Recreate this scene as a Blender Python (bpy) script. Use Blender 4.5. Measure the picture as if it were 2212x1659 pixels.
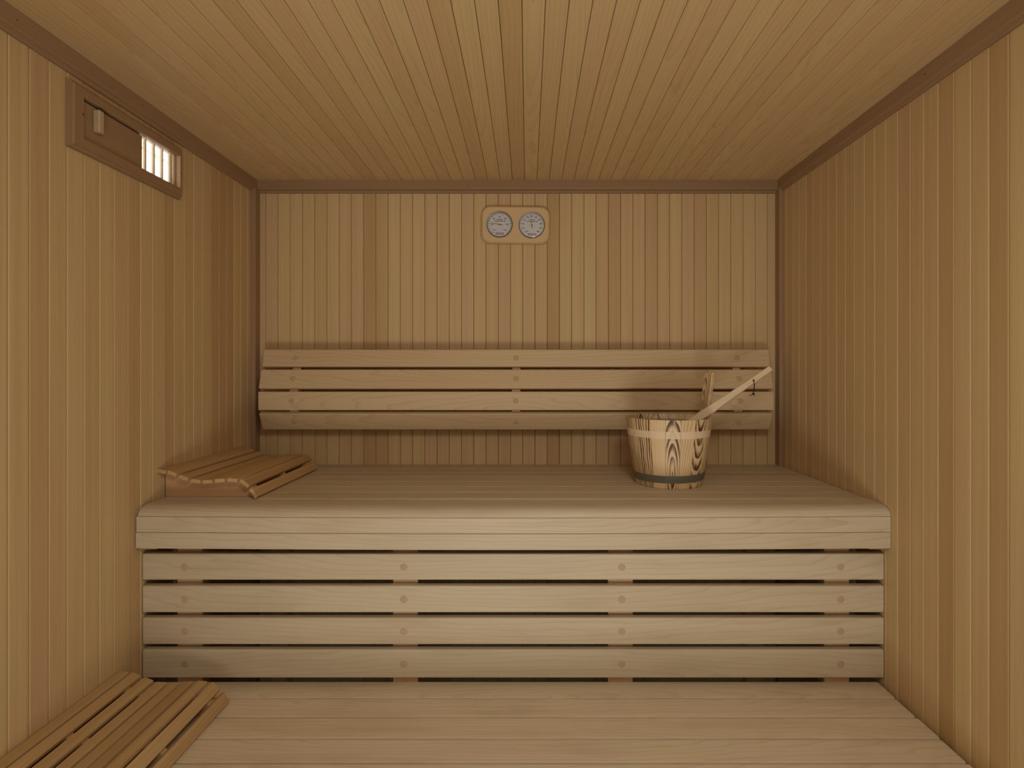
import bpy, bmesh, math, random
from mathutils import Vector, Matrix

# ------------------------------------------------------------------ camera, light, exposure
F, VPX, VPY, EYE = 1190.0, 1140.0, 797.0, 1.32     # focal length and vanishing point in pixels of 2212x1659
W_, H_ = 2212.0, 1659.0
sc = bpy.context.scene
for o in list(bpy.data.objects):
    bpy.data.objects.remove(o)
COL = sc.collection

cam_d = bpy.data.cameras.new('camera')
cam_d.sensor_fit = 'HORIZONTAL'; cam_d.sensor_width = 36.0
cam_d.lens = F / W_ * 36.0
cam_d.shift_x = -(VPX - W_ / 2) / W_
cam_d.shift_y = -(H_ / 2 - VPY) / W_
cam_d.clip_start = 0.02
cam = bpy.data.objects.new('camera', cam_d); COL.objects.link(cam)
cam.location = (0, 0, EYE); cam.rotation_euler = (math.pi / 2, 0, 0)
sc.camera = cam

vs = sc.view_settings
vs.view_transform = 'Standard'; vs.look = 'None'; vs.exposure = -0.04; vs.gamma = 1.0
vs.use_curve_mapping = False
sc.cycles.use_denoising = True
sc.cycles.max_bounces = 14
sc.cycles.diffuse_bounces = 10

world = bpy.data.worlds.new('world'); sc.world = world; world.use_nodes = True
bg = world.node_tree.nodes['Background']
bg.inputs[0].default_value = (0.85, 0.92, 1.0, 1); bg.inputs[1].default_value = 0.12

def area(name, loc, target, sx, sy, power, color):
    d = bpy.data.lights.new(name, 'AREA'); d.shape = 'RECTANGLE'
    d.size = sx; d.size_y = sy; d.energy = power; d.color = color
    o = bpy.data.objects.new(name, d); COL.objects.link(o)
    o.location = loc
    o.rotation_euler = (Vector(target) - Vector(loc)).to_track_quat('-Z', 'Y').to_euler()
    return o
# daylight of the room outside, coming in through the open glass door behind the camera
area('doorway_daylight', (-0.12, -0.50, 1.42), (-0.12, 1.0, 1.30), 0.80, 1.15, 3.2, (0.95, 1.0, 1.0))
# daylight thrown up by the bright floor outside the door
area('floor_bounce', (-0.05, -0.62, 0.25), (-0.05, 0.15, 1.50), 0.85, 0.7, 21.0, (1.0, 0.99, 0.93))
# warm sauna lamp high on the front wall beside the door
area('sauna_lamp', (0.24, 0.10, 1.93), (-0.10, 0.95, 0.5), 0.34, 0.30, 8.2, (1.0, 0.99, 0.93))
# daylight in the hallway behind the ventilation hatch
area('hallway_daylight', (-1.42, 1.10, 1.85), (-1.15, 2.0, 1.95), 0.4, 0.5, 5.0, (1.0, 0.98, 0.95))
area('hallway_plaster_fill', (-1.30, 3.2, 1.62), (-1.75, 2.65, 2.15), 0.3, 0.6, 75.0, (1.0, 0.99, 0.97))  # unseen fill lamp, added to whiten the plaster behind the hatch

# ------------------------------------------------------------------ helpers
rnd = random.Random(7)
def px(x, y, D):
    """a point the photograph shows at (x, y), known to stand D metres in front of the lens"""
    return ((x - VPX) * D / F, D, EYE - (y - VPY) * D / F)

def finish(me, angle=35):
    for p in me.polygons: p.use_smooth = True
    me.set_sharp_from_angle(angle=math.radians(angle))

def obj_from_bm(name, bm, mat, parent=None, tone=None, origin='center', seed=None):
    bmesh.ops.recalc_face_normals(bm, faces=bm.faces[:])
    me = bpy.data.meshes.new(name)
    if origin == 'center' and bm.verts:
        mn = Vector([min(v.co[i] for v in bm.verts) for i in range(3)])
        mx = Vector([max(v.co[i] for v in bm.verts) for i in range(3)])
        c = (mn + mx) / 2
        bmesh.ops.translate(bm, verts=bm.verts[:], vec=-c)
    else:
        c = Vector((0, 0, 0))
    bm.to_mesh(me); bm.free(); finish(me)
    me.materials.append(mat)
    o = bpy.data.objects.new(name, me); COL.objects.link(o)
    o.location = c
    if len(me.polygons) < 400:
        wn = o.modifiers.new('weighted_normals', 'WEIGHTED_NORMAL'); wn.weight = 100; wn.keep_sharp = True
    if parent is not None:
        o.parent = parent
        o.location = c - world_loc(parent)
    o['tone'] = rnd.random() if tone is None else tone
    o['seed'] = rnd.random() * 50 if seed is None else seed
    return o

def world_loc(o):
    l = Vector((0, 0, 0))
    while o is not None:
        l += Vector(o.location); o = o.parent
    return l

def empty(name, loc=(0, 0, 0)):
    o = bpy.data.objects.new(name, None); COL.objects.link(o); o.location = loc
    o.empty_display_size = 0.1
    return o

def tag(o, label, cat, group=None):
    o['label'] = label; o['category'] = cat
    if group: o['group'] = group
    return o

def bm_box(bm, x0, x1, y0, y1, z0, z1, bevel=0.0, seg=1, mat=None):
    r = bmesh.ops.create_cube(bm, size=1.0)
    vs_ = r['verts']
    for v in vs_:
        v.co = Vector(((x0 + x1) / 2 + v.co.x * (x1 - x0), (y0 + y1) / 2 + v.co.y * (y1 - y0), (z0 + z1) / 2 + v.co.z * (z1 - z0)))
    if bevel > 0:
        es = set()
        for v in vs_:
            for e in v.link_edges: es.add(e)
        bmesh.ops.bevel(bm, geom=list(es), offset=bevel, segments=seg, profile=0.5, affect='EDGES', clamp_overlap=True)
    return vs_

def box(name, x0, x1, y0, y1, z0, z1, mat, parent=None, bevel=0.0, seg=1, **k):
    bm = bmesh.new(); bm_box(bm, x0, x1, y0, y1, z0, z1, bevel, seg)
    return obj_from_bm(name, bm, mat, parent, **k)

def bm_extrude(bm, prof, axis, a, b, miter_a=None, miter_b=None):
    """profile of (u,v) swept along an axis: x:(y,z)  y:(x,z)  z:(x,y); miters are functions (u,v)->offset"""
    def P(u, v, t):
        return {'x': (t, u, v), 'y': (u, t, v), 'z': (u, v, t)}[axis]
    A = [bm.verts.new(P(u, v, a + (miter_a(u, v) if miter_a else 0))) for u, v in prof]
    B = [bm.verts.new(P(u, v, b + (miter_b(u, v) if miter_b else 0))) for u, v in prof]
    n = len(prof)
    bm.faces.new(A); bm.faces.new(B[::-1])
    for i in range(n):
        j = (i + 1) % n
        bm.faces.new((A[i], B[i], B[j], A[j]))

def extrude(name, prof, axis, a, b, mat, parent=None, miter_a=None, miter_b=None, **k):
    bm = bmesh.new(); bm_extrude(bm, prof, axis, a, b, miter_a, miter_b)
    return obj_from_bm(name, bm, mat, parent, **k)

def bm_disc(bm, c, r0, n_, t0, t1, seg=20, dome=0.0, r1=None):
    """round plug: axis n_, from t0 to t1 along it"""
    n_ = Vector(n_).normalized(); r1 = r0 if r1 is None else r1
    q = n_.to_track_quat('Z', 'Y'); c = Vector(c)
    rings = [(r0, t0), (r0, t1 - min(0.0012, abs(t1 - t0) * .4)), (r1 * 0.9, t1)]
    if dome: rings += [(r1 * 0.5, t1 + dome)]
    R = []
    for r, t in rings:
        R.append([bm.verts.new(c + q @ Vector((r * math.cos(2 * math.pi * i / seg), r * math.sin(2 * math.pi * i / seg), t))) for i in range(seg)])
    for a, b in zip(R, R[1:]):
        for i in range(seg):
            bm.faces.new((a[i], a[(i + 1) % seg], b[(i + 1) % seg], b[i]))
    bm.faces.new(R[0][::-1]); bm.faces.new(R[-1])

def bm_tube(bm, pts, r, seg=8):
    pts = [Vector(p) for p in pts]; rings = []
    for i, p in enumerate(pts):
        d = (pts[min(i + 1, len(pts) - 1)] - pts[max(i - 1, 0)]).normalized()
        q = d.to_track_quat('Z', 'Y')
        rr = r[i] if isinstance(r, (list, tuple)) else r
        rings.append([bm.verts.new(p + q @ Vector((rr * math.cos(2 * math.pi * k / seg), rr * math.sin(2 * math.pi * k / seg), 0))) for k in range(seg)])
    for a, b in zip(rings, rings[1:]):
        for k in range(seg):
            bm.faces.new((a[k], a[(k + 1) % seg], b[(k + 1) % seg], b[k]))
    bm.faces.new(rings[0][::-1]); bm.faces.new(rings[-1])

# ------------------------------------------------------------------ materials
class NT:
    def __init__(s, name):
        s.m = bpy.data.materials.new(name); s.m.use_nodes = True
        s.t = s.m.node_tree; s.n = s.t.nodes; s.n.clear()
        s.out = s.n.new('ShaderNodeOutputMaterial'); s.b = s.n.new('ShaderNodeBsdfPrincipled')
        s.t.links.new(s.b.outputs[0], s.out.inputs[0])
    def node(s, kind, **k):
        nd = s.n.new('ShaderNode' + kind)
        for a, v in k.items(): setattr(nd, a, v)
        return nd
    def set(s, sock, v):
        if isinstance(v, bpy.types.NodeSocket): s.t.links.new(v, sock)
        else: sock.default_value = v
    def math(s, op, a, b=0.0, c=None, clamp=False):
        nd = s.node('Math', operation=op, use_clamp=clamp); s.set(nd.inputs[0], a); s.set(nd.inputs[1], b)
        if c is not None: s.set(nd.inputs[2], c)
        return nd.outputs[0]
    def attr(s, name, out='Fac'):
        nd = s.node('Attribute', attribute_type='OBJECT', attribute_name=name); return nd.outputs[out]
    def xyz(s, x, y, z):
        nd = s.node('CombineXYZ'); s.set(nd.inputs[0], x); s.set(nd.inputs[1], y); s.set(nd.inputs[2], z); return nd.outputs[0]
    def noise(s, vec, scale=1.0, detail=2.0, rough=0.5, dist=0.0):
        nd = s.node('TexNoise'); s.set(nd.inputs['Vector'], vec)
        nd.inputs['Scale'].default_value = scale; nd.inputs['Detail'].default_value = detail
        nd.inputs['Roughness'].default_value = rough; nd.inputs['Distortion'].default_value = dist
        return nd.outputs['Fac']
    def ramp(s, fac, stops):
        nd = s.node('ValToRGB'); s.set(nd.inputs[0], fac); cr = nd.color_ramp
        while len(cr.elements) < len(stops): cr.elements.new(0.5)
        for e, (p, c) in zip(cr.elements, stops):
            e.position = p; e.color = (*c, 1) if len(c) == 3 else c
        return nd.outputs[0]
    def mix(s, f, a, b, mode='MIX'):
        nd = s.node('Mix', data_type='RGBA', blend_type=mode); s.set(nd.inputs[0], f)
        s.set(nd.inputs[6], (*a, 1) if isinstance(a, tuple) and len(a) == 3 else a)
        s.set(nd.inputs[7], (*b, 1) if isinstance(b, tuple) and len(b) == 3 else b)
        return nd.outputs[2]
    def maprange(s, v, a, b, c, d):
        nd = s.node('MapRange'); s.set(nd.inputs[0], v)
        for i, q in enumerate((a, b, c, d)): nd.inputs[i + 1].default_value = q
        return nd.outputs[0]

def wood(name, axis, pale, deep, pink, spread=1.0, rings=0.14, blotch=0.35, fibre=0.07, rough=0.55, ring_across=16.0, ring_along=0.9, spec=0.3, streak=0.12, stain=0.0):
    s = NT(name)
    tc = s.node('TexCoord'); sp = s.node('SeparateXYZ'); s.t.links.new(tc.outputs['Object'], sp.inputs[0])
    o = {'x': (0, 1, 2), 'y': (1, 0, 2), 'z': (2, 0, 1)}[axis]
    al, c1, c2 = (sp.outputs[i] for i in o)
    seed = s.attr('seed'); tone = s.attr('tone')
    sx = s.math('MULTIPLY', seed, 3.71); sy = s.math('MULTIPLY', seed, 1.37)
    def V(ka, kc, add=0.0):
        return s.xyz(s.math('MULTIPLY_ADD', al, ka, sx), s.math('MULTIPLY_ADD', c1, kc, sy), s.math('MULTIPLY_ADD', c2, kc, s.math('ADD', seed, add)))
    # cathedral figure: stretched rings bent by noise
    warp = s.noise(V(1.6, 9.0), 1.0, 3.0, 0.55)
    off = s.math('MULTIPLY', s.math('SUBTRACT', s.math('FRACT', s.math('MULTIPLY', seed, 7.3)), 0.5), 2.2)
    ra = s.math('MULTIPLY', al, ring_along); rc = s.math('ADD', s.math('MULTIPLY', c1, ring_across), s.math('ADD', off, s.math('MULTIPLY', c2, ring_across)))
    r = s.math('SQRT', s.math('ADD', s.math('MULTIPLY', ra, ra), s.math('MULTIPLY', rc, rc)))
    ph = s.math('MULTIPLY_ADD', warp, 5.5, s.math('MULTIPLY', r, 6.0))
    fr = s.math('FRACT', ph)
    line = s.ramp(fr, [(0.0, (0, 0, 0)), (0.70, (0.18, 0.18, 0.18)), (0.93, (1, 1, 1)), (1.0, (0, 0, 0))])
    bl = s.noise(V(1.3, 5.0, 11.0), 1.0, 2.0)
    blr = s.maprange(bl, 0.36, 0.66, 0, 1)
    st = s.maprange(s.noise(V(1.0, 70.0, 5.0), 1.0, 3.0, 0.6), 0.3, 0.75, 0, 1)
    fb = s.maprange(s.noise(V(14.0, 900.0, 3.0), 1.0, 2.0, 0.7), 0.3, 0.7, 0, 1)
    base = s.ramp(tone, [(0.0, pale), (0.45, tuple(pale[i] * (1 - .3 * spread) + deep[i] * .3 * spread for i in range(3))), (0.72, tuple(pale[i] * (1 - .55 * spread) + pink[i] * .55 * spread for i in range(3))), (1.0, tuple(pale[i] * (1 - spread) + deep[i] * spread for i in range(3)))])
    c = s.mix(s.math('MULTIPLY', blr, blotch), base, pink)
    dark = tuple(v * q for v, q in zip(deep, (0.62, 0.52, 0.42)))
    c = s.mix(s.math('MULTIPLY', line, rings), c, dark)
    c = s.mix(s.math('MULTIPLY', st, streak), c, dark)
    c = s.mix(s.math('MULTIPLY', fb, fibre), c, dark)
    if stain:      # worn, damp-darkened patches
        sn = s.maprange(s.noise(V(3.2, 14.0, 21.0), 1.0, 3.0, 0.6), 0.50, 0.72, 0, 1)
        c = s.mix(s.math('MULTIPLY', sn, stain), c, tuple(v * q for v, q in zip(deep, (0.72, 0.66, 0.60))))
    s.set(s.b.inputs['Base Color'], c)
    s.set(s.b.inputs['Roughness'], s.math('MULTIPLY_ADD', fb, 0.12, rough))
    s.b.inputs['Specular IOR Level'].default_value = spec
    bp = s.node('Bump'); bp.inputs['Strength'].default_value = 0.12; bp.inputs['Distance'].default_value = 0.0008
    s.set(bp.inputs['Height'], s.math('ADD', fb, line)); s.t.links.new(bp.outputs[0], s.b.inputs['Normal'])
    return s.m

PALE, DEEP, PINK = (0.61, 0.448, 0.212), (0.49, 0.330, 0.138), (0.58, 0.368, 0.205)
M = {}
M['wall'] = wood('wood_wall_board', 'z', PALE, DEEP, PINK, 1.35, rings=0.06, blotch=0.5, ring_along=0.5, streak=0.26)
M['ceil'] = wood('wood_ceiling_board', 'y', (0.66, 0.485, 0.235), (0.54, 0.365, 0.155), (0.62, 0.40, 0.22), 0.85, rings=0.24, blotch=0.4, streak=0.12)
M['bench'] = wood('wood_bench_plank', 'x', (0.75, 0.635, 0.445), (0.645, 0.51, 0.32), (0.665, 0.51, 0.345), 0.8, rings=0.26, blotch=0.6, ring_across=14.0, ring_along=1.1, rough=0.46, streak=0.2, stain=0.42)
M['skirt'] = wood('wood_bench_front', 'x', (0.60, 0.505, 0.35), (0.51, 0.41, 0.255), (0.53, 0.415, 0.275), 0.8, rings=0.26, blotch=0.6, ring_across=14.0, ring_along=1.1, rough=0.46, streak=0.2, stain=0.3)
M['back'] = wood('wood_backrest', 'x', (0.59, 0.435, 0.245), (0.49, 0.34, 0.17), (0.53, 0.36, 0.205), 0.5, rings=0.26, blotch=0.4, ring_across=13.0, ring_along=1.3, rough=0.5)
TP, TD, TK = (0.34, 0.21, 0.105), (0.27, 0.16, 0.075), (0.31, 0.185, 0.095)
M['trim_x'] = wood('wood_trim_across', 'x', TP, TD, TK, 0.6, rings=0.12, streak=0.2)
M['trim_y'] = wood('wood_trim_along', 'y', TP, TD, TK, 0.6, rings=0.12, streak=0.2)
M['trim_z'] = wood('wood_trim_upright', 'z', TP, TD, TK, 0.6, rings=0.12, streak=0.2)
M['rest'] = wood('wood_headrest_slat', 'y', (0.60, 0.415, 0.19), (0.44, 0.28, 0.115), (0.50, 0.29, 0.13), 0.7, rings=0.22, blotch=0.4, ring_across=60.0, ring_along=1.2, fibre=0.12, streak=0.35)
M['rest_x'] = wood('wood_headrest_frame', 'x', (0.56, 0.33, 0.15), (0.48, 0.27, 0.12), (0.50, 0.27, 0.13), 0.5, rings=0.2, ring_across=40.0)
M['post'] = wood('wood_post', 'z', (0.66, 0.43, 0.22), (0.60, 0.36, 0.18), (0.62, 0.37, 0.20), 0.5, rings=0.15)
M['ladle'] = wood('wood_ladle', 'x', (0.72, 0.56, 0.36), (0.66, 0.48, 0.28), (0.66, 0.47, 0.30), 0.4, rings=0.10, ring_across=60.0)
M['gauge'] = wood('wood_gauge', 'x', (0.66, 0.46, 0.235), (0.60, 0.40, 0.20), (0.64, 0.42, 0.22), 0.4, rings=0.2, ring_across=70.0, ring_along=2.0)
M['plug'] = wood('wood_plug', 'x', (0.50, 0.37, 0.21), (0.42, 0.30, 0.155), (0.45, 0.32, 0.185), 0.8, rings=0.25, ring_across=300.0)

def simple(name, col, rough=0.5, metal=0.0, bump=0.0, spec=0.5):
    s = NT(name)
    tc = s.node('TexCoord')
    n = s.noise(tc.outputs['Object'], 40.0, 3.0)
    s.set(s.b.inputs['Base Color'], s.mix(s.math('MULTIPLY', n, 0.5), tuple(col), tuple(v * 0.75 for v in col)))
    s.b.inputs['Roughness'].default_value = rough; s.b.inputs['Metallic'].default_value = metal
    s.b.inputs['Specular IOR Level'].default_value = spec
    return s.m
M['dark'] = simple('backing_felt', (0.10, 0.06, 0.03), 0.9, spec=0.1)
M['nail'] = simple('nail_head_and_gap_shade', (0.03, 0.022, 0.015), 0.6)
M['screw'] = simple('screw_metal', (0.22, 0.18, 0.12), 0.4, 0.8)
M['cord'] = simple('black_cord', (0.006, 0.006, 0.007), 0.7)
M['hoop'] = simple('grey_hoop', (0.17, 0.16, 0.125), 0.5, 0.3)
M['rim'] = simple('gauge_rim', (0.17, 0.165, 0.155), 0.35, 0.7)
M['print'] = simple('dial_ink', (0.012, 0.011, 0.01), 0.6)
M['dial'] = simple('dial_card', (0.58, 0.55, 0.53), 0.45)
M['white'] = simple('hallway_plaster', (0.85, 0.84, 0.80), 0.8)
M['floor'] = simple('floor_tile', (0.30, 0.26, 0.21), 0.5)
# water in the bucket
s = NT('bucket_water'); s.b.inputs['Base Color'].default_value = (0.07, 0.075, 0.05, 1); s.b.inputs['Roughness'].default_value = 0.15; s.b.inputs['Specular IOR Level'].default_value = 0.3
s.b.inputs['IOR'].default_value = 1.33; M['water'] = s.m
# clear glass of the dials
s = NT('dial_glass'); s.b.inputs['Transmission Weight'].default_value = 1.0; s.b.inputs['Roughness'].default_value = 0.02
s.b.inputs['IOR'].default_value = 1.45; s.b.inputs['Base Color'].default_value = (0.97, 0.97, 0.97, 1)
_tr = s.node('BsdfTransparent'); _gl = s.node('BsdfGlossy'); _gl.inputs['Roughness'].default_value = 0.03
_fr = s.node('Fresnel'); _fr.inputs[0].default_value = 1.45; _mx = s.node('MixShader')
s.t.links.new(_fr.outputs[0], _mx.inputs[0]); s.t.links.new(_tr.outputs[0], _mx.inputs[1]); s.t.links.new(_gl.outputs[0], _mx.inputs[2])
s.t.links.new(_mx.outputs[0], s.out.inputs[0]); M['glass'] = s.m

def burnt(name):
    """scorched softwood stave: UV u = arc metres, v = height metres; a pale band where a hoop used to sit"""
    s = NT(name)
    uv = s.node('UVMap'); sp = s.node('SeparateXYZ'); s.t.links.new(uv.outputs[0], sp.inputs[0])
    u, v = sp.outputs[0], sp.outputs[1]
    seed = s.attr('seed'); cu = s.attr('ring_u'); cv = s.attr('ring_v'); char = s.attr('char')
    wv = s.noise(s.xyz(s.math('MULTIPLY_ADD', u, 30.0, seed), s.math('MULTIPLY', v, 9.0), seed), 1.0, 3.0, 0.5)
    du = s.math('MULTIPLY', s.math('SUBTRACT', u, cu), 75.0)
    dv = s.math('MULTIPLY', s.math('SUBTRACT', v, cv), 14.0)
    r = s.math('SQRT', s.math('ADD', s.math('MULTIPLY', du, du), s.math('MULTIPLY', dv, dv)))
    ph = s.math('ADD', s.math('MULTIPLY', r, 1.75), s.math('MULTIPLY', wv, 1.3))
    fr = s.math('FRACT', ph)
    line = s.ramp(fr, [(0.0, (0.0, 0, 0)), (0.28, (0.06, .06, .06)), (0.60, (0.75, .75, .75)), (0.88, (1, 1, 1)), (1.0, (0, 0, 0))])
    pat = s.maprange(s.noise(s.xyz(s.math('MULTIPLY_ADD', u, 45.0, seed), s.math('MULTIPLY', v, 5.0), 3.0), 1.0, 2.0), 0.34, 0.55, 0.25, 1)
    # pale stripe
    b1 = s.math('GREATER_THAN', v, 0.157); b2 = s.math('LESS_THAN', v, 0.179)
    band = s.math('MULTIPLY', b1, b2)
    keep = s.math('SUBTRACT', 1.0, s.math('MULTIPLY', band, 0.87))
    k = s.math('MULTIPLY', s.math('MULTIPLY', line, pat), s.math('MULTIPLY', keep, s.math('MULTIPLY', char, 1.25)), clamp=True)
    fb = s.noise(s.xyz(s.math('MULTIPLY_ADD', u, 1200.0, seed), s.math('MULTIPLY', v, 18.0), 1.0), 1.0, 2.0, 0.7)
    base = s.mix(s.math('MULTIPLY', fb, 0.5), (0.74, 0.53, 0.29), (0.58, 0.36, 0.16))
    base = s.mix(s.math('MULTIPLY', band, 0.5), base, (0.76, 0.60, 0.42))
    c = s.mix(k, base, (0.075, 0.030, 0.010))
    s.set(s.b.inputs['Base Color'], c); s.b.inputs['Roughness'].default_value = 0.5
    bp = s.node('Bump'); bp.inputs['Strength'].default_value = 0.3; bp.inputs['Distance'].default_value = 0.001
    s.set(bp.inputs['Height'], s.math('SUBTRACT', fb, k)); s.t.links.new(bp.outputs[0], s.b.inputs['Normal'])
    return s.m
M['burnt'] = burnt('scorched_stave')

# ------------------------------------------------------------------ the room (floor at z = 0)
XL, XR, DB = -1.0584, 0.9774, 2.142          # left, right and back wall faces
PITCH = 0.0477
CEIL = lambda D: EYE + 0.7275 + 0.0057 * (2.119 - D)
D0 = -0.06                                    # inner face of the front wall
GAP, CH, CHD, TH = 0.0011, 0.0022, 0.0020, 0.012

def shared_board(mesh_key, cache, build):
    if mesh_key not in cache: cache[mesh_key] = build()
    return cache[mesh_key]
CACHE = {}
def board_obj(key, build, loc, mat, parent, tone=None, rot=0.0):
    if key not in CACHE:
        bm = bmesh.new(); build(bm); bmesh.ops.recalc_face_normals(bm, faces=bm.faces[:])
        me = bpy.data.meshes.new('board'); bm.to_mesh(me); bm.free(); me.materials.append(mat); CACHE[key] = me
    o = bpy.data.objects.new('board', CACHE[key]); COL.objects.link(o)
    o.parent = parent; o.location = Vector(loc) - world_loc(parent)
    o['tone'] = rnd.random() if tone is None else tone; o['seed'] = rnd.random() * 50
    return o

def prof(w, ch=CH, chd=CHD, th=TH):
    """board section: width w centred on 0, face at 0, thickness going to -th"""
    h = w / 2 - GAP / 2
    return [(-h, -th), (-h, -chd), (-h + ch, 0), (h - ch, 0), (h, -chd), (h, -th)]

# back wall
Z_TOP = EYE + 0.735
wall_back = box('wall_back', XL - .05, XR + .05, DB + TH, DB + TH + .03, 0, Z_TOP + .03, M['dark']); wall_back['kind'] = 'structure'
def back_x(p): return (p - VPX) * DB / F
xs = [XL] + [back_x(573.6 + 26.455 * k) for k in range(42)] + [XR]
for a, b in zip(xs, xs[1:]):
    w = round(b - a, 4)
    board_obj(('b', w), lambda bm: bm_extrude(bm, [(u, -v) for u, v in prof(w, .0014, .0016)], 'z', -Z_TOP / 2, Z_TOP / 2), ((a + b) / 2, DB, Z_TOP / 2), M['wall'], wall_back)

# side walls
def side_wall(name, X, sgn, ds, hole=None):
    lo, hi = min(D0, 0) - .04, DB + .02
    bm = bmesh.new()
    x0, x1 = (X - TH - .03, X - TH) if sgn > 0 else (X + TH, X + TH + .03)
    if hole:
        ha, hb, hz0, hz1 = hole
        hB = hb + .13
        bm_box(bm, x0, x1, lo, ha, 0, Z_TOP + .03); bm_box(bm, x0, x1, hB, hi, 0, Z_TOP + .03)
        bm_box(bm, x0, x1, ha, hB, 0, hz0); bm_box(bm, x0, x1, ha, hB, hz1 + .02, Z_TOP + .03)
    else:
        bm_box(bm, x0, x1, lo, hi, 0, Z_TOP + .03)
    wl = obj_from_bm(name, bm, M['dark']); wl['kind'] = 'structure'
    for a, b in zip(ds, ds[1:]):
        w = round(b - a, 4); c = (a + b) / 2
        spans = [(0.0, Z_TOP)]
        if hole and b > hole[0] and a < hole[1]: spans = [(0.0, hole[2]), (hole[3], Z_TOP)]
        for z0, z1 in spans:
            h = round(z1 - z0, 4)
            board_obj((name, w, h), lambda bm: bm_extrude(bm, [(v * sgn, u) for u, v in prof(w, .0024, .0013)], 'z', -h / 2, h / 2), (X, c, (z0 + z1) / 2), M['wall'], wl)
    return wl
dl = [1.1222 + 0.04785 * k for k in range(-25, 22)]
dl = [d for d in dl if d > D0 and d < DB - .012] + [DB]
HOLE = (1.318, 1.645, EYE + .535, EYE + .645)
wall_left = side_wall('wall_left', XL, 1, [D0] + dl, HOLE)
dr = [1.1194 + 0.0479 * k for k in range(0, 22)]
dr = [d for d in dr if d < DB - .012] + [DB]
dr = [D0 + .1, D0 + .22, 0.25, 0.34, 0.43, 0.52, 0.61, 0.70, 0.79, 0.88, 0.985] + dr   # wide boards nearest the door
wall_right = side_wall('wall_right', XR, -1, dr)

# ceiling
ceiling = empty('ceiling', (0, 1.0, CEIL(1.0)))
bm = bmesh.new()
L0, L1 = D0 - .04, DB + .02
for (xa, xb) in ((XL - .05, XR + .05),):
    vs8 = []
    for y in (L0, L1):
        for z in (TH, TH + .03):
            vs8 += [bm.verts.new((xa, y, CEIL(y) + z)), bm.verts.new((xb, y, CEIL(y) + z))]
    for f in ((0, 1, 3, 2), (4, 6, 7, 5), (0, 4, 5, 1), (2, 3, 7, 6), (0, 2, 6, 4), (1, 5, 7, 3)):
        bm.faces.new([vs8[i] for i in f])
bp_ = obj_from_bm('backing', bm, M['dark'], ceiling); ceiling['kind'] = 'structure'
cx = [XL] + [(575.0 + 26.59 * k - VPX) * 2.119 / F for k in range(-1, 42)]
cx = [c for c in cx if c < XR - .01] + [XR]
cx = sorted(set([XL] + [c for c in cx if c > XL + .01]))
for a, b in zip(cx, cx[1:]):
    w = round(b - a, 4)
    def bld(bm):
        n0 = len(bm.verts)
        bm_extrude(bm, [(u, -v) for u, v in prof(w, 0.0013, 0.0013)], 'y', L0, L1)
        for v in bm.verts:
            v.co.z += CEIL(v.co.y) - CEIL(1.0); v.co.y -= 1.0
    board_obj(('c', w), bld, ((a + b) / 2, 1.0, CEIL(1.0)), M['ceil'], ceiling)

floor = box('floor', XL - .05, XR + .05, -1.2, DB + .05, -.05, 0, M['floor']); floor['kind'] = 'structure'
# front wall around the door opening (behind the lens)
bm = bmesh.new()
bm_box(bm, XL - .05, -.50, D0 - .08, D0, 0, Z_TOP + .03)
bm_box(bm, .46, XR + .05, D0 - .08, D0, 0, Z_TOP + .03)
bm_box(bm, -.50, .46, D0 - .08, D0, 1.98, Z_TOP + .03)
wall_front = obj_from_bm('wall_front', bm, M['wall'], tone=0.3); wall_front['kind'] = 'structure'

# ceiling trims: flat upper part with a slimmer stepped lip below
def crown(name, axis, base, sgn, a, b, mat, th):
    zt, zb = 0.742, 0.6815
    P_ = [(0, zb), (0.006, zb), (0.0085, zb + .002), (0.0095, zb + .008), (th - .007, zb + .0088), (th - .002, zb + .0105), (th, zb + .015), (th, zt), (0, zt)]
    bm = bmesh.new()
    bm_extrude(bm, [(base + sgn * u, EYE + z) for u, z in P_], axis, a, b)
    o = obj_from_bm(name, bm, mat); o['kind'] = 'structure'
    return o
t_left = crown('trim_1', 'y', XL, 1, D0, 2.104, M['trim_y'], .018)
t_back = crown('trim_2', 'x', DB, -1, XL + .018, XR - .016, M['trim_x'], .023)
t_right = crown('trim_3', 'y', XR, -1, D0, 2.104, M['trim_y'], .018)
# clip the trims' tops under the sloping ceiling happens naturally: they end inside the ceiling boards
c_left = box('trim_4', XL, XL + .018, 2.104, DB, 0, CEIL(2.12), M['trim_z'], bevel=.0015); c_left['kind'] = 'structure'
c_right = box('trim_5', XR - .016, XR, 2.104, DB, 0, CEIL(2.12), M['trim_z'], bevel=.0015); c_right['kind'] = 'structure'
def nail(parent, p, n_, r=.0016):
    bm = bmesh.new(); bm_disc(bm, p, r, n_, -.001, .0004, seg=8)
    return obj_from_bm('nail', bm, M['nail'], parent)
for x_ in (582, 796, 1010, 1222, 1408, 1622):
    p = px(x_, 398.5, DB - .023); nail(t_back, (p[0], DB - .023, p[2]), (0, -1, 0))
for D_, z_ in ((1.123, .712), (1.488, .712), (1.80, .712), (2.07, .712)):
    nail(t_left, (XL + .018, D_, EYE + z_), (1, 0, 0))
for D_ in (1.33, 1.62, 1.98):
    nail(t_right, (XR - .018, D_, EYE + .712), (-1, 0, 0))
nail(c_left, (XL + .018, 2.115, EYE + .676), (1, 0, 0)); nail(c_right, (XR - .016, 2.115, EYE + .676), (-1, 0, 0))
nail(c_right, (XR - .008, 2.104, EYE + .09), (0, -1, 0))

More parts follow.
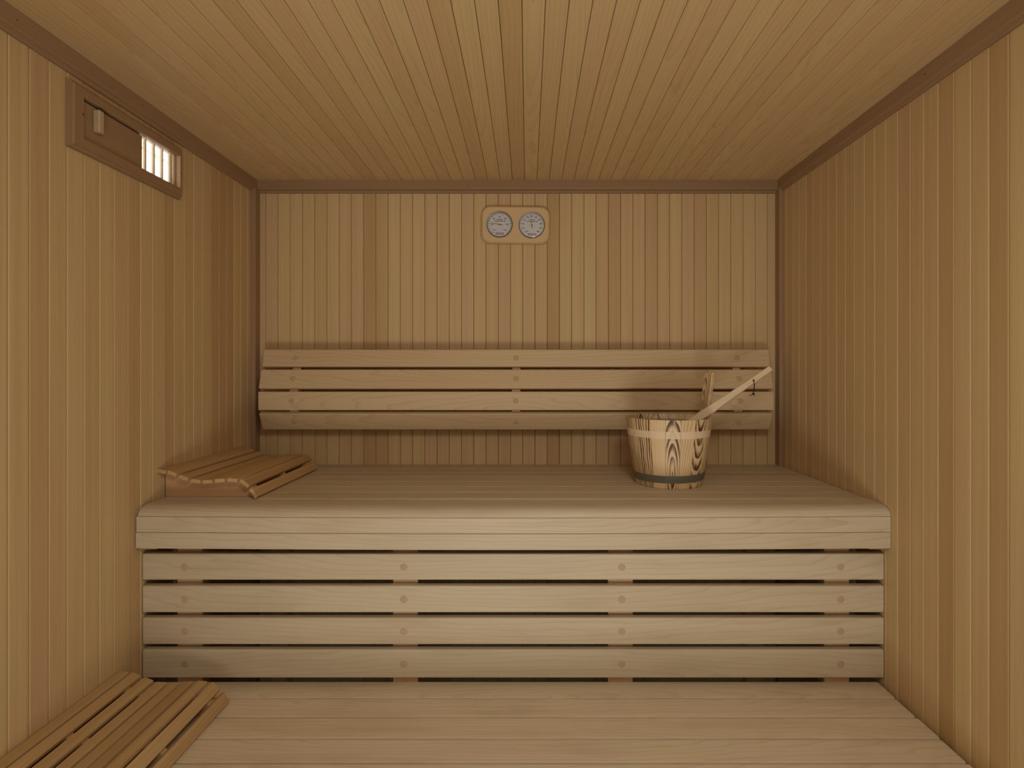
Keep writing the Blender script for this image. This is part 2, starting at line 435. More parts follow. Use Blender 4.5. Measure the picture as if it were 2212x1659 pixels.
# hallway beyond the vent
wh = empty('wall_hallway', (-1.75, 1.8, 0)); wh['kind'] = 'structure'
box('plaster', -1.81, -1.75, 1.2, 3.6, 0.6, 2.6, M['white'], wh)
box('soffit', -1.75, XL - .16, 1.2, 3.6, 2.325, 2.36, M['white'], wh)
box('beam', -1.75, -1.742, 2.40, 2.415, 1.9, 2.325, M['trim_z'], wh)
box('beam', -1.75, -1.745, 1.9, 3.4, 2.318, 2.325, M['trim_y'], wh)

# ------------------------------------------------------------------ upper bench
BZ = EYE - .371
ub = tag(empty('sauna_bench', (-.04, 1.82, 0)), 'upper full-width sauna bench of pale planks with rounded nosing and slatted front', 'bench')
bxl, bxr = XL + .004, XR - .004
def plank(parent, x0, x1, d0, d1, ztop, th=.024, tone=None, bev=.0042):
    return box('plank', x0, x1, d0 + .0017, d1 - .0017, ztop - th, ztop, M['bench'], parent, bevel=bev, seg=2, tone=tone)
js = [1.581 + .080 * k for k in range(7)] + [DB - .001]
for a, b in zip(js, js[1:]):
    plank(ub, bxl, bxr, a, b, BZ).data.materials[0] = M['skirt']
# rounded nosing: top board with a quarter round, then two stacked boards, all bowed by 4 mm at mid-span
def sagged(name, profile, x0, x1, parent, sag, mat, tone, corner=0.0, n=24):
    bm = bmesh.new(); rings = []
    for i in range(n + 1):
        t = i / n; x = x0 + (x1 - x0) * t; dz = -sag * math.sin(math.pi * t)
        rings.append([bm.verts.new((x, u, v + dz)) for u, v in profile])
    m = len(profile)
    for a, b in zip(rings, rings[1:]):
        for i in range(m):
            j = (i + 1) % m; bm.faces.new((a[i], a[j], b[j], b[i]))
    bm.faces.new(rings[0][::-1]); bm.faces.new(rings[-1])
    return obj_from_bm(name, bm, mat, parent, tone=tone)
DF = 1.482
arc = []
for i in range(9):
    a_ = math.pi / 2 * i / 8
    arc.append((DF + .040 - .040 * math.sin(a_ * 1.0), BZ - .026 + .026 * math.cos(a_)))
p1 = [(js[0] - .0012, BZ - .026), (js[0] - .0012, BZ - .0015), (js[0] - .003, BZ)] + arc[:-1] + [(DF, BZ - .024), (DF + .0008, BZ - .0255)]
def nosing_z(zt, zb):
    return [(DF + .03, zb), (DF + .03, zt), (DF + .0012, zt), (DF, zt - .0012), (DF, zb + .0012), (DF + .0012, zb)]
sagged('nosing', p1, XL + .010, XR - .0015, ub, .0045, M['skirt'], .35)
sagged('nosing', nosing_z(BZ - .0264, BZ - .0682), XL + .0055, XR - .0015, ub, .0045, M['skirt'], .02)
sagged('nosing', nosing_z(BZ - .0692, BZ - .1122), XL + .004, XR - .0015, ub, .0045, M['skirt'], .25)
# slatted skirt with plugs
SD = 1.507
sx0, sx1 = (306.5 - VPX) * SD / F, (1911 - VPX) * SD / F
for zt, zb, tn in ((-.5055, -.578, .3), (-.5935, -.667, .5), (-.681, -.7545, .6), (-.768, -.8462, .28)):
    sl = box('front_slat', sx0, sx1, SD, SD + .022, EYE + zb, EYE + zt, M['skirt'], ub, bevel=.0045, seg=3, tone=tn)
    for px_ in (399.5, 872, 1343, 1816):
        bm = bmesh.new(); c = ((px_ - VPX) * SD / F, SD, EYE + (zt + zb) / 2)
        bm_disc(bm, c, .0098, (0, -1, 0), -.002, .0012, seg=24, dome=.0006)
        obj_from_bm('plug', bm, M['plug'], sl)
for pxc in (409.9, 875.9, 1340.3, 1807.9):
    c = (pxc - VPX) * 1.53 / F
    box('post', c - .035, c + .035, SD + .0225, SD + .06, 0, BZ - .025, M['post'], ub, bevel=.002)
for c in ((409.9 - VPX) * 1.53 / F, (1807.9 - VPX) * 1.53 / F):
    box('rear_post', c - .03, c + .03, DB - .06, DB - .02, 0, BZ - .08, M['post'], ub, bevel=.002)
    box('cross_bearer', c - .02, c + .02, SD + .062, DB - .001, BZ - .075, BZ - .025, M['post'], ub, bevel=.002)
for xa, xb in ((XL + .001, XL + .046), (XR - .046, XR - .001)):
    box('support_rail', xa, xb, SD - .002, DB - .01, BZ - .122, BZ - .085, M['post'], ub, bevel=.002)

# ------------------------------------------------------------------ lower bench
LZ = EYE - .866
lb = tag(empty('sauna_bench', (-.04, 1.2, 0)), 'lower sauna bench of wide pale planks in the foreground, below the slatted front', 'bench')
lj = [1.5300 - .0795 * k for k in range(8)]
ltones = [.3, .25, .6, .1, .0, .1, .2]
for k, (b, a) in enumerate(zip(lj, lj[1:])):
    plank(lb, XL + .006, XR - .007 - (.002 if k % 2 else 0), a, b, LZ, th=.026, tone=ltones[k], bev=.0050)
for z_ in (.10, .19, .28, .37):  # slats out of view, added to stop light leaking under the bench
    box('front_slat', XL + .006, XR - .006, lj[-1] + .003, lj[-1] + .024, LZ - .03 - z_, LZ - .03 - z_ + .072, M['bench'], lb, bevel=.004)
box('front_rail', XL + .006, XR - .006, lj[-1] + .001, lj[-1] + .026, LZ - .050, LZ - .0265, M['bench'], lb, bevel=.003)
for c in (-.80, -.05, .72):
    box('post', c - .03, c + .03, lj[-1] + .028, lj[-1] + .065, 0, LZ - .0265, M['post'], lb, bevel=.002)
    box('cross_bearer', c - .02, c + .02, lj[-1] + .066, 1.49, LZ - .075, LZ - .0265, M['post'], lb, bevel=.002)

# ------------------------------------------------------------------ backrest
br = tag(empty('backrest', (-.043, 2.1, EYE - .08)), 'long curved four-slat wooden backrest fixed to the back wall', 'backrest')
HL = 0.95; CXB = -.0432
# (depth, height) of each slat face, top edge then bottom edge
SL = [((2.069, .0739), (2.056, .0085)), ((2.050, -.0012), (2.030, -.0715)), ((2.027, -.0835), (2.027, -.1524)), ((2.033, -.1655), (2.064, -.2285))]
for k, ((d1_, z1_), (d2_, z2_)) in enumerate(SL):
    T = .020
    dv = Vector((0, d2_ - d1_, z2_ - z1_)); L = dv.length; dv.normalize()
    nrm = Vector((0, dv.z, -dv.y))         # towards the lens
    if nrm.y > 0: nrm = -nrm
    cpt = Vector((CXB, (d1_ + d2_) / 2, EYE + (z1_ + z2_) / 2))
    bm = bmesh.new(); bm_box(bm, -HL, HL, 0, T, -L / 2, L / 2, .004, 3)
    R = Matrix((Vector((1, 0, 0)), -nrm, -dv)).transposed()
    for v in bm.verts: v.co = cpt + R @ v.co
    sl = obj_from_bm('slat', bm, M['back'], br, tone=(.35, .4, .3, .75)[k])
    for q in (-1, 0, 1):
        x_ = CXB + q * .826 if q else CXB - .0006
        bm = bmesh.new(); bm_disc(bm, (x_, cpt.y, cpt.z), .0100, nrm, -.002, .0016, seg=24, dome=.0008)
        obj_from_bm('plug', bm, M['plug'], sl, tone=.9)
for q in (-1, 0, 1):
    x_ = CXB + q * .826
    pr = [(DB - .0005, .065), (2.075, .060)]
    for (d1_, z1_), (d2_, z2_) in SL: pr += [(d1_ + .0205, z1_ - .002), (d2_ + .0205, z2_ + .002)]
    pr += [(2.098, -.222), (DB - .0005, -.222)]
    extrude('bracket', [(u, EYE + v) for u, v in pr], 'x', x_ - .0155, x_ + .0155, M['post'], br, tone=.2)

# ------------------------------------------------------------------ slatted headrests
def headrest(base_z, d0, label, tones, seedbase):
    root = empty('headrest', (-.92, d0 + .225, base_z)); tag(root, label, 'headrest', 'slatted wooden headrests')
    # centre x, height of the top above the bench, tilt (deg, + = right side lower)
    S = [(-1.0440, .0835, 10), (-1.0125, .0775, 22), (-.9800, .0650, 20), (-.9470, .0560, 6), (-.9140, .0545, -2), (-.8790, .0575, -4), (-.8425, .0590, 3), (-.8045, .0490, 38), (-.7780, .0185, 58)]
    w, t, ln = .0265, .0100, .452
    for k, (x, h, tl) in enumerate(S):
        bm = bmesh.new()
        c_ = .0035; w = .0265 if k < 2 else (.0300 if k > 6 else .0280)
        prf = [(-w / 2, -t), (-w / 2, -c_ * 1.1), (-w / 2 + c_ * .35, -c_ * .35), (-w / 2 + c_, 0), (w / 2 - c_, 0), (w / 2 - c_ * .35, -c_ * .35), (w / 2, -c_ * 1.1), (w / 2, -t)]
        bm_extrude(bm, prf, 'y', 0, ln)
        rot = Matrix.Rotation(math.radians(tl), 4, 'Y')
        bm.transform(Matrix.Translation((x, d0, base_z + h)) @ rot)
        o = obj_from_bm('slat', bm, M['rest'], root, tone=tones[k], seed=seedbase + k * 1.7)
    # side boards with a hollowed top edge
    top = []
    for (x, h, tl) in S[:-1]:
        top.append((x, h - t / math.cos(math.radians(tl)) - .0006))
    pr = [(-1.054, .0005), (-1.054, top[0][1] - .002)] + [(x, z) for x, z in top[0:]] + [(-.7915, .022), (-.788, .0035), (-.7905, .0005)]
    for dd in (.033, .225, .400):
        extrude('side_board', [(u, base_z + v) for u, v in pr], 'y', d0 + dd, d0 + dd + .018, M['rest_x'], root, tone=.3, seed=seedbase + dd * 9)
    return root
headrest(BZ, 1.571, 'brown slatted wooden headrest on the upper bench in the left back corner', [.8, .55, .75, .6, .8, .6, .65, .95, .7], 3.3)
headrest(LZ, .973, 'yellow-brown slatted wooden headrest on the lower bench, cut off at bottom left', [.35, .1, .2, .15, .4, .95, .1, .2, .6], 21.3)

# ------------------------------------------------------------------ ventilation hatch in the left wall
vent = tag(empty('vent_hatch', (XL, 1.46, EYE + .59)), 'framed ventilation hatch with sliding panel and upright dowels, high on left wall', 'vent')
VA, VB, VZ0, VZ1 = 1.2595, 1.665, EYE + .5116, EYE + .6655    # outer rectangle
FX = .0153
def fpoly(inner_first, prof_uv):
    return prof_uv
fw = .033
# frame section: distance in from the outer edge -> how far it stands off the wall
FP = [(0, .0003), (0, .010), (.0065, .0115), (.0075, FX), (fw - .003, FX), (fw, FX - .003), (fw, .0003)]
def frame_rail(side):
    bm = bmesh.new()
    ia, ib = VA + .039, VB - .011
    cor = {'tl': (VA, VZ1), 'tr': (VB, VZ1), 'bl': (VA, VZ0), 'br': (VB, VZ0)}
    inn = {'tl': (ia, VZ1 - .026), 'tr': (ib, VZ1 - .026), 'bl': (ia, VZ0 + fw), 'br': (ib, VZ0 + fw)}
    a, b = {'top': ('tl', 'tr'), 'bottom': ('bl', 'br'), 'near': ('tl', 'bl'), 'far': ('tr', 'br')}[side]
    def ring(c):
        out = []
        for u, h in FP:
            f = u / fw
            out.append(bm.verts.new((XL + h, cor[c][0] + (inn[c][0] - cor[c][0]) * f, cor[c][1] + (inn[c][1] - cor[c][1]) * f)))
        return out
    A, B = ring(a), ring(b); n = len(FP)
    for i in range(n):
        j = (i + 1) % n; bm.faces.new((A[i], A[j], B[j], B[i]))
    bm.faces.new(A); bm.faces.new(B[::-1])
    return obj_from_bm('frame_rail', bm, M['trim_y'] if side in ('top', 'bottom') else M['trim_z'], vent, tone=.25)
for sd in ('top', 'bottom', 'near', 'far'): frame_rail(sd)
ZI0, ZI1 = VZ0 + fw, VZ1 - .026
# lining of the opening through the wall
lin = M['bench']
box('lining', XL - .0135, XL - .0003, 1.6452, 1.6482, ZI0 - .004, ZI1 + .008, lin, vent, tone=0)
box('lining', XL - .0135, XL - .0003, HOLE[0] + .006, 1.6450, ZI1 + .0005, ZI1 + .0035, lin, vent, tone=0)
box('lining', XL - .0135, XL - .0003, HOLE[0] + .006, 1.6450, ZI0 - .006, ZI0 - .003, lin, vent, tone=0)
box('gap_shade_strip', XL - .0040, XL - .0006, VA + .035, 1.503, ZI1 - .016, ZI1 + .0004, M['nail'], vent)  # dark strip added for the shade in the slot above the panel
# sliding panel with its block handle
pend = 1.503
pn = box('sliding_panel', XL + .0010, XL + .0070, VA + .0395, pend, ZI0 + .0005, ZI1 - .0045, M['trim_y'], vent, bevel=.0012, tone=.1)
box('handle', XL + .0072, XL + .0245, 1.330, 1.347, EYE + .5725, EYE + .6275, M['plug'], pn, bevel=.003, tone=.3)
for k in range(8):
    d_ = 1.5337 + .0357 * (k - 4)
    if d_ < VA + .06: continue
    bm = bmesh.new(); bm_tube(bm, [(XL - .0088, d_, ZI0 - .0028), (XL - .0088, d_, ZI1 + .0003)], .0046, 12)
    obj_from_bm('dowel', bm, M['bench'], vent, tone=.8)
for D_, z_ in ((1.2925, .597), (1.6600, .5885)):
    bm = bmesh.new(); bm_disc(bm, (XL + FX, D_, EYE + z_), .0032, (1, 0, 0), -.001, .0004, seg=12)
    obj_from_bm('screw', bm, M['screw'], vent)

# ------------------------------------------------------------------ thermometer and hygrometer
GY = DB - .0005
th = tag(empty('thermometer', (-.0405, GY, EYE + .56)), 'rounded wooden board with round thermometer and hygrometer dials on the back wall', 'thermometer')
DG = GY - .022
def rrect(hw, hh, r, n=7):
    out = []
    for cx_, cy_, a0 in ((hw - r, hh - r, 0), (-hw + r, hh - r, 90), (-hw + r, -hh + r, 180), (hw - r, -hh + r, 270)):
        for i in range(n + 1):
            a = math.radians(a0 + 90 * i / n); out.append((cx_ + r * math.cos(a), cy_ + r * math.sin(a)))
    return out
gc = px(1113.6, 484.3, DG); GROT = math.radians(-0.9)
def G(u, v, d):      # gauge plane coordinates -> world; u right, v up
    c, s_ = math.cos(GROT), math.sin(GROT)
    return Vector((gc[0] + u * c - v * s_, d, gc[2] + u * s_ + v * c))
bm = bmesh.new(); rings = []
hw, hh = .125, .0640
for (grow, d) in ((.0085, GY), (.0095, GY - .006), (.0085, GY - .012), (.0045, GY - .0185), (.001, GY - .0215), (-.002, DG)):
    rings.append([bm.verts.new(G(u, v, d)) for u, v in rrect(hw + grow, hh + grow, .028 + grow)])
for a, b in zip(rings, rings[1:]):
    n = len(a)
    for i in range(n): bm.faces.new((a[i], a[(i + 1) % n], b[(i + 1) % n], b[i]))
bm.faces.new(rings[0][::-1]); bm.faces.new(rings[-1])
obj_from_bm('backboard', bm, M['gauge'], th, tone=.3, seed=4.2)

def text_into(bm, s_, size, place, bold=0.0, sx=1.0):
    cu = bpy.data.curves.new('t', 'FONT'); cu.body = s_; cu.size = size; cu.align_x = 'CENTER'; cu.align_y = 'CENTER'
    cu.offset = 0.0; cu.resolution_u = 3; cu.fill_mode = 'FRONT'
    o = bpy.data.objects.new('t', cu); COL.objects.link(o)
    dg = bpy.context.evaluated_depsgraph_get(); ev = o.evaluated_get(dg); me = ev.to_mesh()
    vm = [bm.verts.new(place(v.co.x * sx, v.co.y)) for v in me.vertices]
    for p in me.polygons:
        try: bm.faces.new([vm[i] for i in p.vertices])
        except ValueError: pass
    if bold > .0001:       # heavier stroke: a second set of the letters a hair to the side
        vm = [bm.verts.new(place(v.co.x * sx + bold * 1.6, v.co.y)) for v in me.vertices]
        for p in me.polygons:
            try: bm.faces.new([vm[i] for i in p.vertices])
            except ValueError: pass
    ev.to_mesh_clear(); bpy.data.objects.remove(o); bpy.data.curves.remove(cu)

def dial(pxx, pyy, kind):
    cc = px(pxx, pyy, DG)
    du, dv = cc[0] - gc[0], cc[2] - gc[2]
    c0 = Vector((cc[0], DG, cc[2])); RR = .0490
    # rim
    bm = bmesh.new(); rings = []; N = 48
    for r, d in ((RR + .0012, .0), (RR + .0014, .0035), (RR + .0002, .0048), (RR - .0018, .0045), (RR - .0022, .0012), (RR - .0022, .0)):
        rings.append([bm.verts.new((c0.x + r * math.cos(2 * math.pi * i / N), DG - d, c0.z + r * math.sin(2 * math.pi * i / N))) for i in range(N)])
    for a, b in zip(rings, rings[1:] + rings[:1]):
        for i in range(N): bm.faces.new((a[i], a[(i + 1) % N], b[(i + 1) % N], b[i]))
    rim = obj_from_bm('dial_rim', bm, M['rim'], th)
    bm = bmesh.new(); bm_disc(bm, c0, RR - .002, (0, -1, 0), -.001, .0012, seg=48)
    card = obj_from_bm('dial_card', bm, M['dial'], th)
    pd = DG - .0014
    def P(u, v): return (c0.x + u, pd, c0.z + v)
    def pol(a_deg, r):   # 0 = up, clockwise
        a = math.radians(a_deg); return (r * math.sin(a), r * math.cos(a))
    bm = bmesh.new()
    def tick(a, r0, r1, w):
        (x0, y0), (x1, y1) = pol(a, r0), pol(a, r1); a_ = math.radians(a); nx, ny = math.cos(a_) * w / 2, -math.sin(a_) * w / 2
        bm.faces.new([bm.verts.new(P(*q)) for q in ((x0 - nx, y0 - ny), (x0 + nx, y0 + ny), (x1 + nx, y1 + ny), (x1 - nx, y1 - ny))])
    def txt(s_, u, v, size, bold=.0002, rot=0.0, sx=1.15):
        c, s2 = math.cos(rot), math.sin(rot)
        text_into(bm, s_, size, lambda x, y: P(u + x * c - y * s2, v + x * s2 + y * c), bold, sx)
    k = RR / 27.8        # metres per photo pixel on the dial
    if kind == 'thermometer':
        for i in range(25):
            a = -135 + 270 * i / 24
            tick(a, RR * .72, RR * (.79 if i % 2 == 0 else .76), .0010 if i % 2 == 0 else .0006)
        vals = list(range(30, 261, 10))[:23]
        for i, vv in enumerate(range(0, 22)):
            a = -138 + 276 * i / 21
            u, v = pol(a, RR * .895)
            txt(str(30 + 10 * i), u, v, .0050, .0002)
        txt('F', *pol(-142, RR * .80), .0065, .0002)
        for t_, a, r in (('20', -90, .60), ('40', -45, .62), ('60', 0, .60), ('80', 45, .62), ('100', 90, .55), ('120', 137, .60)):
            txt(t_, *pol(a, RR * r), .0072, .0002)
        txt('0 C', *pol(-137, RR * .58), .0072, .0002)
        txt('SAUNA', 0, RR * .385, .0060, .00022, sx=1.2); txt('THERMOMETER', 0, RR * .255, .0060, .00022, sx=1.12)
        ang = -90 + 8.5
    else:
        for i in range(51):
            a = -135 + 270 * i / 50
            big = i % 5 == 0
            tick(a, RR * (.80 if big else .84), RR * .89, .0011 if big else .0006)
        for i, t_ in enumerate(('0 %', '10', '20', '30', '40', '50', '60', '70', '80', '90', '100')):
            a = -135 + 27 * i
            u, v = pol(a, RR * .70)
            if i == 0: u += .004
            if i == 10: u -= .002
            txt(t_, u, v, .0078, .00022)
        txt('SAUNA', 0, RR * .42, .0060, .00022, sx=1.2); txt('HYGROMETER', 0, RR * .285, .0060, .00022, sx=1.12)
        for q in (-1, 1): tick(90 * q, RR * .165, RR * .205, .0018)
        ang = -7
    txt('TYLÖ', 0, -RR * .765, .0098, .0005, sx=1.4)
    (x0, y0), w_ = (-.0172, -RR * .668), .0013
    bm.faces.new([bm.verts.new(P(*q)) for q in ((x0, y0), (x0 + .034, y0), (x0 + .034, y0 + w_), (x0, y0 + w_))])
    obj_from_bm('dial_print', bm, M['print'], card)
    # needle
    bm = bmesh.new(); a = math.radians(ang)
    dx, dz = math.sin(a), math.cos(a); nx, nz = math.cos(a), -math.sin(a)
    L1_, L2_ = RR * .80, RR * .24
    q = [(dx * L1_ - nx * .0004, dz * L1_ - nz * .0004), (dx * L1_ + nx * .0004, dz * L1_ + nz * .0004),
         (nx * .0009, nz * .0009), (-dx * L2_ + nx * .0011, -dz * L2_ + nz * .0011), (-dx * L2_ - nx * .0011, -dz * L2_ - nz * .0011), (-nx * .0009, -nz * .0009)]
    f = [bm.verts.new((c0.x + u, pd - .0008, c0.z + v)) for u, v in q]; g = [bm.verts.new((c0.x + u, pd - .0003, c0.z + v)) for u, v in q]
    bm.faces.new(f); bm.faces.new(g[::-1])
    for i in range(6): bm.faces.new((f[i], f[(i + 1) % 6], g[(i + 1) % 6], g[i]))
    bm_disc(bm, (c0.x, pd, c0.z), .0026, (0, -1, 0), 0, .0014, seg=14)
    obj_from_bm('needle', bm, M['print'], card)
    bm = bmesh.new(); rings = []; N = 40
    for r, d in ((RR - .0019, .0032), (RR * .75, .0040), (RR * .4, .0045)):
        rings.append([bm.verts.new((c0.x + r * math.cos(2 * math.pi * i / N), DG - d, c0.z + r * math.sin(2 * math.pi * i / N))) for i in range(N)])
    cv_ = bm.verts.new((c0.x, DG - .0047, c0.z))
    for a_, b_ in zip(rings, rings[1:]):
        for i in range(N): bm.faces.new((a_[i], a_[(i + 1) % N], b_[(i + 1) % N], b_[i]))
    for i in range(N): bm.faces.new((rings[-1][i], rings[-1][(i + 1) % N], cv_))
    obj_from_bm('dial_glass', bm, M['glass'], th)
dial(1079.3, 485.0, 'thermometer')
dial(1148.8, 486.7, 'hygrometer')

# ------------------------------------------------------------------ water bucket
BC = Vector((.4596, 1.802, BZ + .0005)); R0, R1, HB = .107, .1385, .2145
bucket = tag(empty('sauna_bucket', BC), 'wooden stave bucket with scorched grain and dark lower hoop, holding water', 'bucket')
NS = 18; STEP = 2 * math.pi / NS; A0 = math.radians(-98)
TK_ = .0105
def rad(z): return R0 + (R1 - R0) * z / HB
def stave(i, name='stave', top=HB, z0=0.0):
    ac = A0 + STEP * i
    bm = bmesh.new(); uvl = bm.loops.layers.uv.new('UVMap')
    nu = 4; zs = [z0, z0 + .004, HB * .35, HB * .7, HB - .002, HB]
    outer, inner = [], []
    for z in zs:
        ro = rad(z); ri = ro - TK_
        if z in (z0,): ro -= .0012
        if z == HB: ro -= .0010; ri += .0010
        hg = .00035 / ro
        outer.append([bm.verts.new((BC.x + ro * math.cos(a), BC.y + ro * math.sin(a), BC.z + z)) for a in [ac + STEP * (k / nu - .5) * (1 - 2 * hg / STEP) for k in range(nu + 1)]])
        inner.append([bm.verts.new((BC.x + ri * math.cos(a), BC.y + ri * math.sin(a), BC.z + z)) for a in [ac + STEP * (k / nu - .5) * (1 - 2 * hg / STEP) for k in range(nu + 1)]])
    for j in range(len(zs) - 1):
        for k in range(nu):
            bm.faces.new((outer[j][k], outer[j][k + 1], outer[j + 1][k + 1], outer[j + 1][k]))
            bm.faces.new((inner[j][k + 1], inner[j][k], inner[j + 1][k], inner[j + 1][k + 1]))
        bm.faces.new((outer[j][0], outer[j + 1][0], inner[j + 1][0], inner[j][0]))
        bm.faces.new((outer[j][nu], inner[j][nu], inner[j + 1][nu], outer[j + 1][nu]))
    for k in range(nu):
        bm.faces.new((outer[0][k], inner[0][k], inner[0][k + 1], outer[0][k + 1]))
        bm.faces.new((outer[-1][k], outer[-1][k + 1], inner[-1][k + 1], inner[-1][k]))
    for f in bm.faces:
        for l in f.loops:
            p = l.vert.co - BC
            a = math.atan2(p.y, p.x); da = (a - ac + math.pi) % (2 * math.pi) - math.pi
            l[uvl].uv = (da * .122, p.z)
    o = obj_from_bm(name, bm, M['burnt'], bucket, origin='center')
    return o
RING = {0: (.0, .045, 1.0), 1: (.04, .02, .30), 2: (.001, .27, 1.0), 3: (-.03, .15, .55), 17: (.05, .1, .12), 16: (.075, .1, 1.1), 15: (.09, .1, .8), 14: (.085, .1, .9), 13: (.07, .1, .9)}
for i in range(NS):
    o = stave(i)
    u_, v_, c_ = RING.get(i, (rnd.uniform(-.05, .05), rnd.uniform(0, .2), rnd.uniform(.4, .9)))
    o['ring_u'] = u_; o['ring_v'] = v_; o['char'] = c_
def hoop(z0, z1, out, name, mat, tilt=0.0):
    bm = bmesh.new(); N = 64; rings = []
    for z, e in ((z0, .0002), (z0, out), (z1, out), (z1, .0002)):
        R_ = []
        for i in range(N):
            a = 2 * math.pi * i / N; zz = z + tilt * math.cos(a - math.radians(20)); r = rad(zz) + e
            R_.append(bm.verts.new((BC.x + r * math.cos(a), BC.y + r * math.sin(a), BC.z + zz)))
        rings.append(R_)
    for a_, b_ in zip(rings, rings[1:] + rings[:1]):
        for i in range(N): bm.faces.new((a_[i], a_[(i + 1) % N], b_[(i + 1) % N], b_[i]))
    return obj_from_bm(name, bm, mat, bucket)
hoop(.0200, .0420, .0022, 'hoop', M['hoop'], .002)['label'] = 'dark grey lower hoop'
bm = bmesh.new(); bm_disc(bm, (BC.x, BC.y, BC.z + .006), R0 - TK_ - .0006, (0, 0, 1), 0, .010, seg=40)
obj_from_bm('base', bm, M['post'], bucket)
bm = bmesh.new(); bm_disc(bm, (BC.x, BC.y, BC.z), rad(.197) - TK_ - .0008, (0, 0, 1), .185, .1985, seg=48)
obj_from_bm('water', bm, M['water'], bucket)['label'] = 'murky water near the rim'
a_ = math.radians(-157); rr_ = rad(.165)
bm = bmesh.new(); bm_disc(bm, (BC.x + rr_ * math.cos(a_), BC.y + rr_ * math.sin(a_), BC.z + .165), .0016, (math.cos(a_), math.sin(a_), -.15), -.001, .0006, seg=8)
obj_from_bm('nail', bm, M['nail'], bucket)
# tall grip: one stave that runs on above the rim, rounded at its end
ga = math.radians(15); e_r = Vector((math.cos(ga), math.sin(ga), 0)); e_t = Vector((-math.sin(ga), math.cos(ga), 0))
slope = (R1 - R0) / HB
bm = bmesh.new(); uvl = bm.loops.layers.uv.new('UVMap')
HG = .152
outl = []
hw0, hw1 = .0255, .0215
outl.append((-hw0, -.004)); outl.append((hw0, -.004)); outl.append((hw0, .01))
outl.append((hw1, HG - hw1))
for i in range(1, 9):
    a = math.pi * i / 9; outl.append((hw1 * math.cos(a), HG - hw1 + hw1 * math.sin(a)))
outl.append((-hw1, HG - hw1)); outl.append((-hw0, .01))
def gp(t, z, off):
    # off: 0 inner face, 1 outer face
    r = R1 - .0105 + off * .0125 + slope * z - .0005
    return BC + e_r * r + e_t * t + Vector((0, 0, HB + z))
def inset(k): return [(t * (1 - k), z - (k * .04 if z > .05 else 0)) for t, z in outl]
R_ = [[bm.verts.new(gp(t, z, o_)) for t, z in inset(k_)] for o_, k_ in ((0, .07), (.15, 0), (.85, 0), (1, .07))]
n = len(outl)
for a, b in zip(R_, R_[1:]):
    for i in range(n): bm.faces.new((a[i], a[(i + 1) % n], b[(i + 1) % n], b[i]))
bm.faces.new(R_[0][::-1]); bm.faces.new(R_[-1])
for f in bm.faces:
    for l in f.loops:
        p = l.vert.co - BC; l[uvl].uv = (p.dot(e_t), p.z)
o = obj_from_bm('grip', bm, M['burnt'], bucket); o['ring_u'] = .012; o['ring_v'] = .25; o['char'] = .75

# ------------------------------------------------------------------ ladle leaning out of the bucket
TIP = Vector(px(1665.5, 795.5, 1.775)); MID = Vector(px(1533, 886.5, 1.812))
axis = (TIP - MID).normalized(); LOW = MID - axis * .118
ladle = tag(empty('sauna_ladle', MID), 'pale wooden ladle with black cord loop leaning over the bucket rim', 'ladle')
up = Vector((0, 0, 1)); side = axis.cross(up).normalized(); nup = side.cross(axis).normalized()
LR = math.radians(-24)
def lad_pt(s_, a, b):
    return MID + axis * s_ + nup * (a * math.cos(LR) - b * math.sin(LR)) + side * (a * math.sin(LR) + b * math.cos(LR))
Ltot = (TIP - MID).length
secs = [(-.118, .0125, .008), (-.06, .014, .008), (0.0, .0135, .0078), (.05, .0115, .0072), (Ltot * .5, .0098, .0068), (Ltot - .004, .0088, .0065), (Ltot, .0075, .005)]
bm = bmesh.new(); rings = []
for s_, ha, hb in secs:
    c_ = .0022
    rings.append([bm.verts.new(lad_pt(s_, a, b)) for a, b in ((-ha, -hb + c_), (-ha + c_, -hb), (ha - c_, -hb), (ha, -hb + c_), (ha, hb - c_), (ha - c_, hb), (-ha + c_, hb), (-ha, hb - c_))])
for a, b in zip(rings, rings[1:]):
    for i in range(8): bm.faces.new((a[i], a[(i + 1) % 8], b[(i + 1) % 8], b[i]))
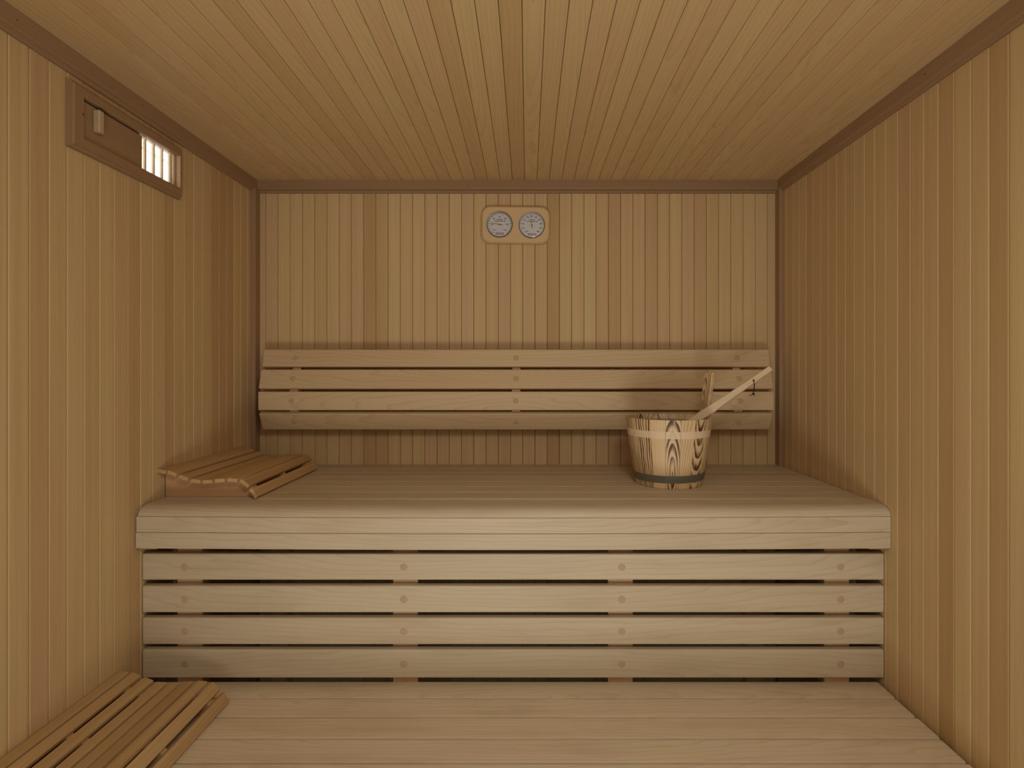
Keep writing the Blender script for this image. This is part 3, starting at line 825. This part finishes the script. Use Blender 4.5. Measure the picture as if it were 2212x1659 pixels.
bm.faces.new(rings[0][::-1]); bm.faces.new(rings[-1])
lw = LOW
obj_from_bm('handle', bm, M['ladle'], ladle, tone=.2)
# scoop under water: hollow turned cup
bm = bmesh.new(); N = 24
sc_c = LOW + Vector((-.038, -.0, -.035)); sc_c = BC + Vector((-.005, -.005, .140))
rings = []
for r, z in ((.002, 0), (.030, .001), (.038, .010), (.040, .030), (.036, .030), (.034, .012), (.026, .005), (.002, .004)):
    rings.append([bm.verts.new(sc_c + Vector((r * math.cos(2 * math.pi * i / N), r * math.sin(2 * math.pi * i / N), z))) for i in range(N)])
for a, b in zip(rings, rings[1:]):
    for i in range(N): bm.faces.new((a[i], a[(i + 1) % N], b[(i + 1) % N], b[i]))
bm.faces.new(rings[0][::-1]); bm.faces.new(rings[-1])
obj_from_bm('scoop', bm, M['ladle'], ladle, tone=.6)
# cord through the hole
hp = Vector(px(1628.3, 822.0, 1.773)); fz = Vector((0, -1, 0))
bm = bmesh.new()
def cp(x, y, d): return Vector(px(x, y, 1.770 + d))
bm_disc(bm, cp(1628.3, 822.0, .0015), .0030, (0, -1, .0), -.001, .0012, seg=10)
bm_tube(bm, [cp(1628, 822, -.0012), cp(1629.2, 825.5, -.0030), cp(1628.8, 832, -.0035), cp(1628, 840, -.002), cp(1627.4, 848, 0), cp(1627, 852, 0)], .00095, 7)
bm_tube(bm, [cp(1629, 823, .020), cp(1630.2, 829, .019), cp(1629.6, 838, .012), cp(1628.4, 846, .004), cp(1627.6, 851, .001)], .00095, 7)
bm_tube(bm, [cp(1624.8, 850.2, 0), cp(1627.0, 849.2, -.001), cp(1629.2, 850.4, 0), cp(1627.4, 852.4, .001), cp(1625.4, 851.5, 0)], .0019, 7)
bm_tube(bm, [cp(1627, 851, 0), cp(1622, 853.4, 0), cp(1618.3, 855, .001)], .0011, 7)
bm_tube(bm, [cp(1628, 850.5, 0), cp(1629.6, 852.5, 0), cp(1630.6, 855, .001)], .0011, 7)
obj_from_bm('cord', bm, M['cord'], ladle)['label'] = 'black cord loop with knotted ends'
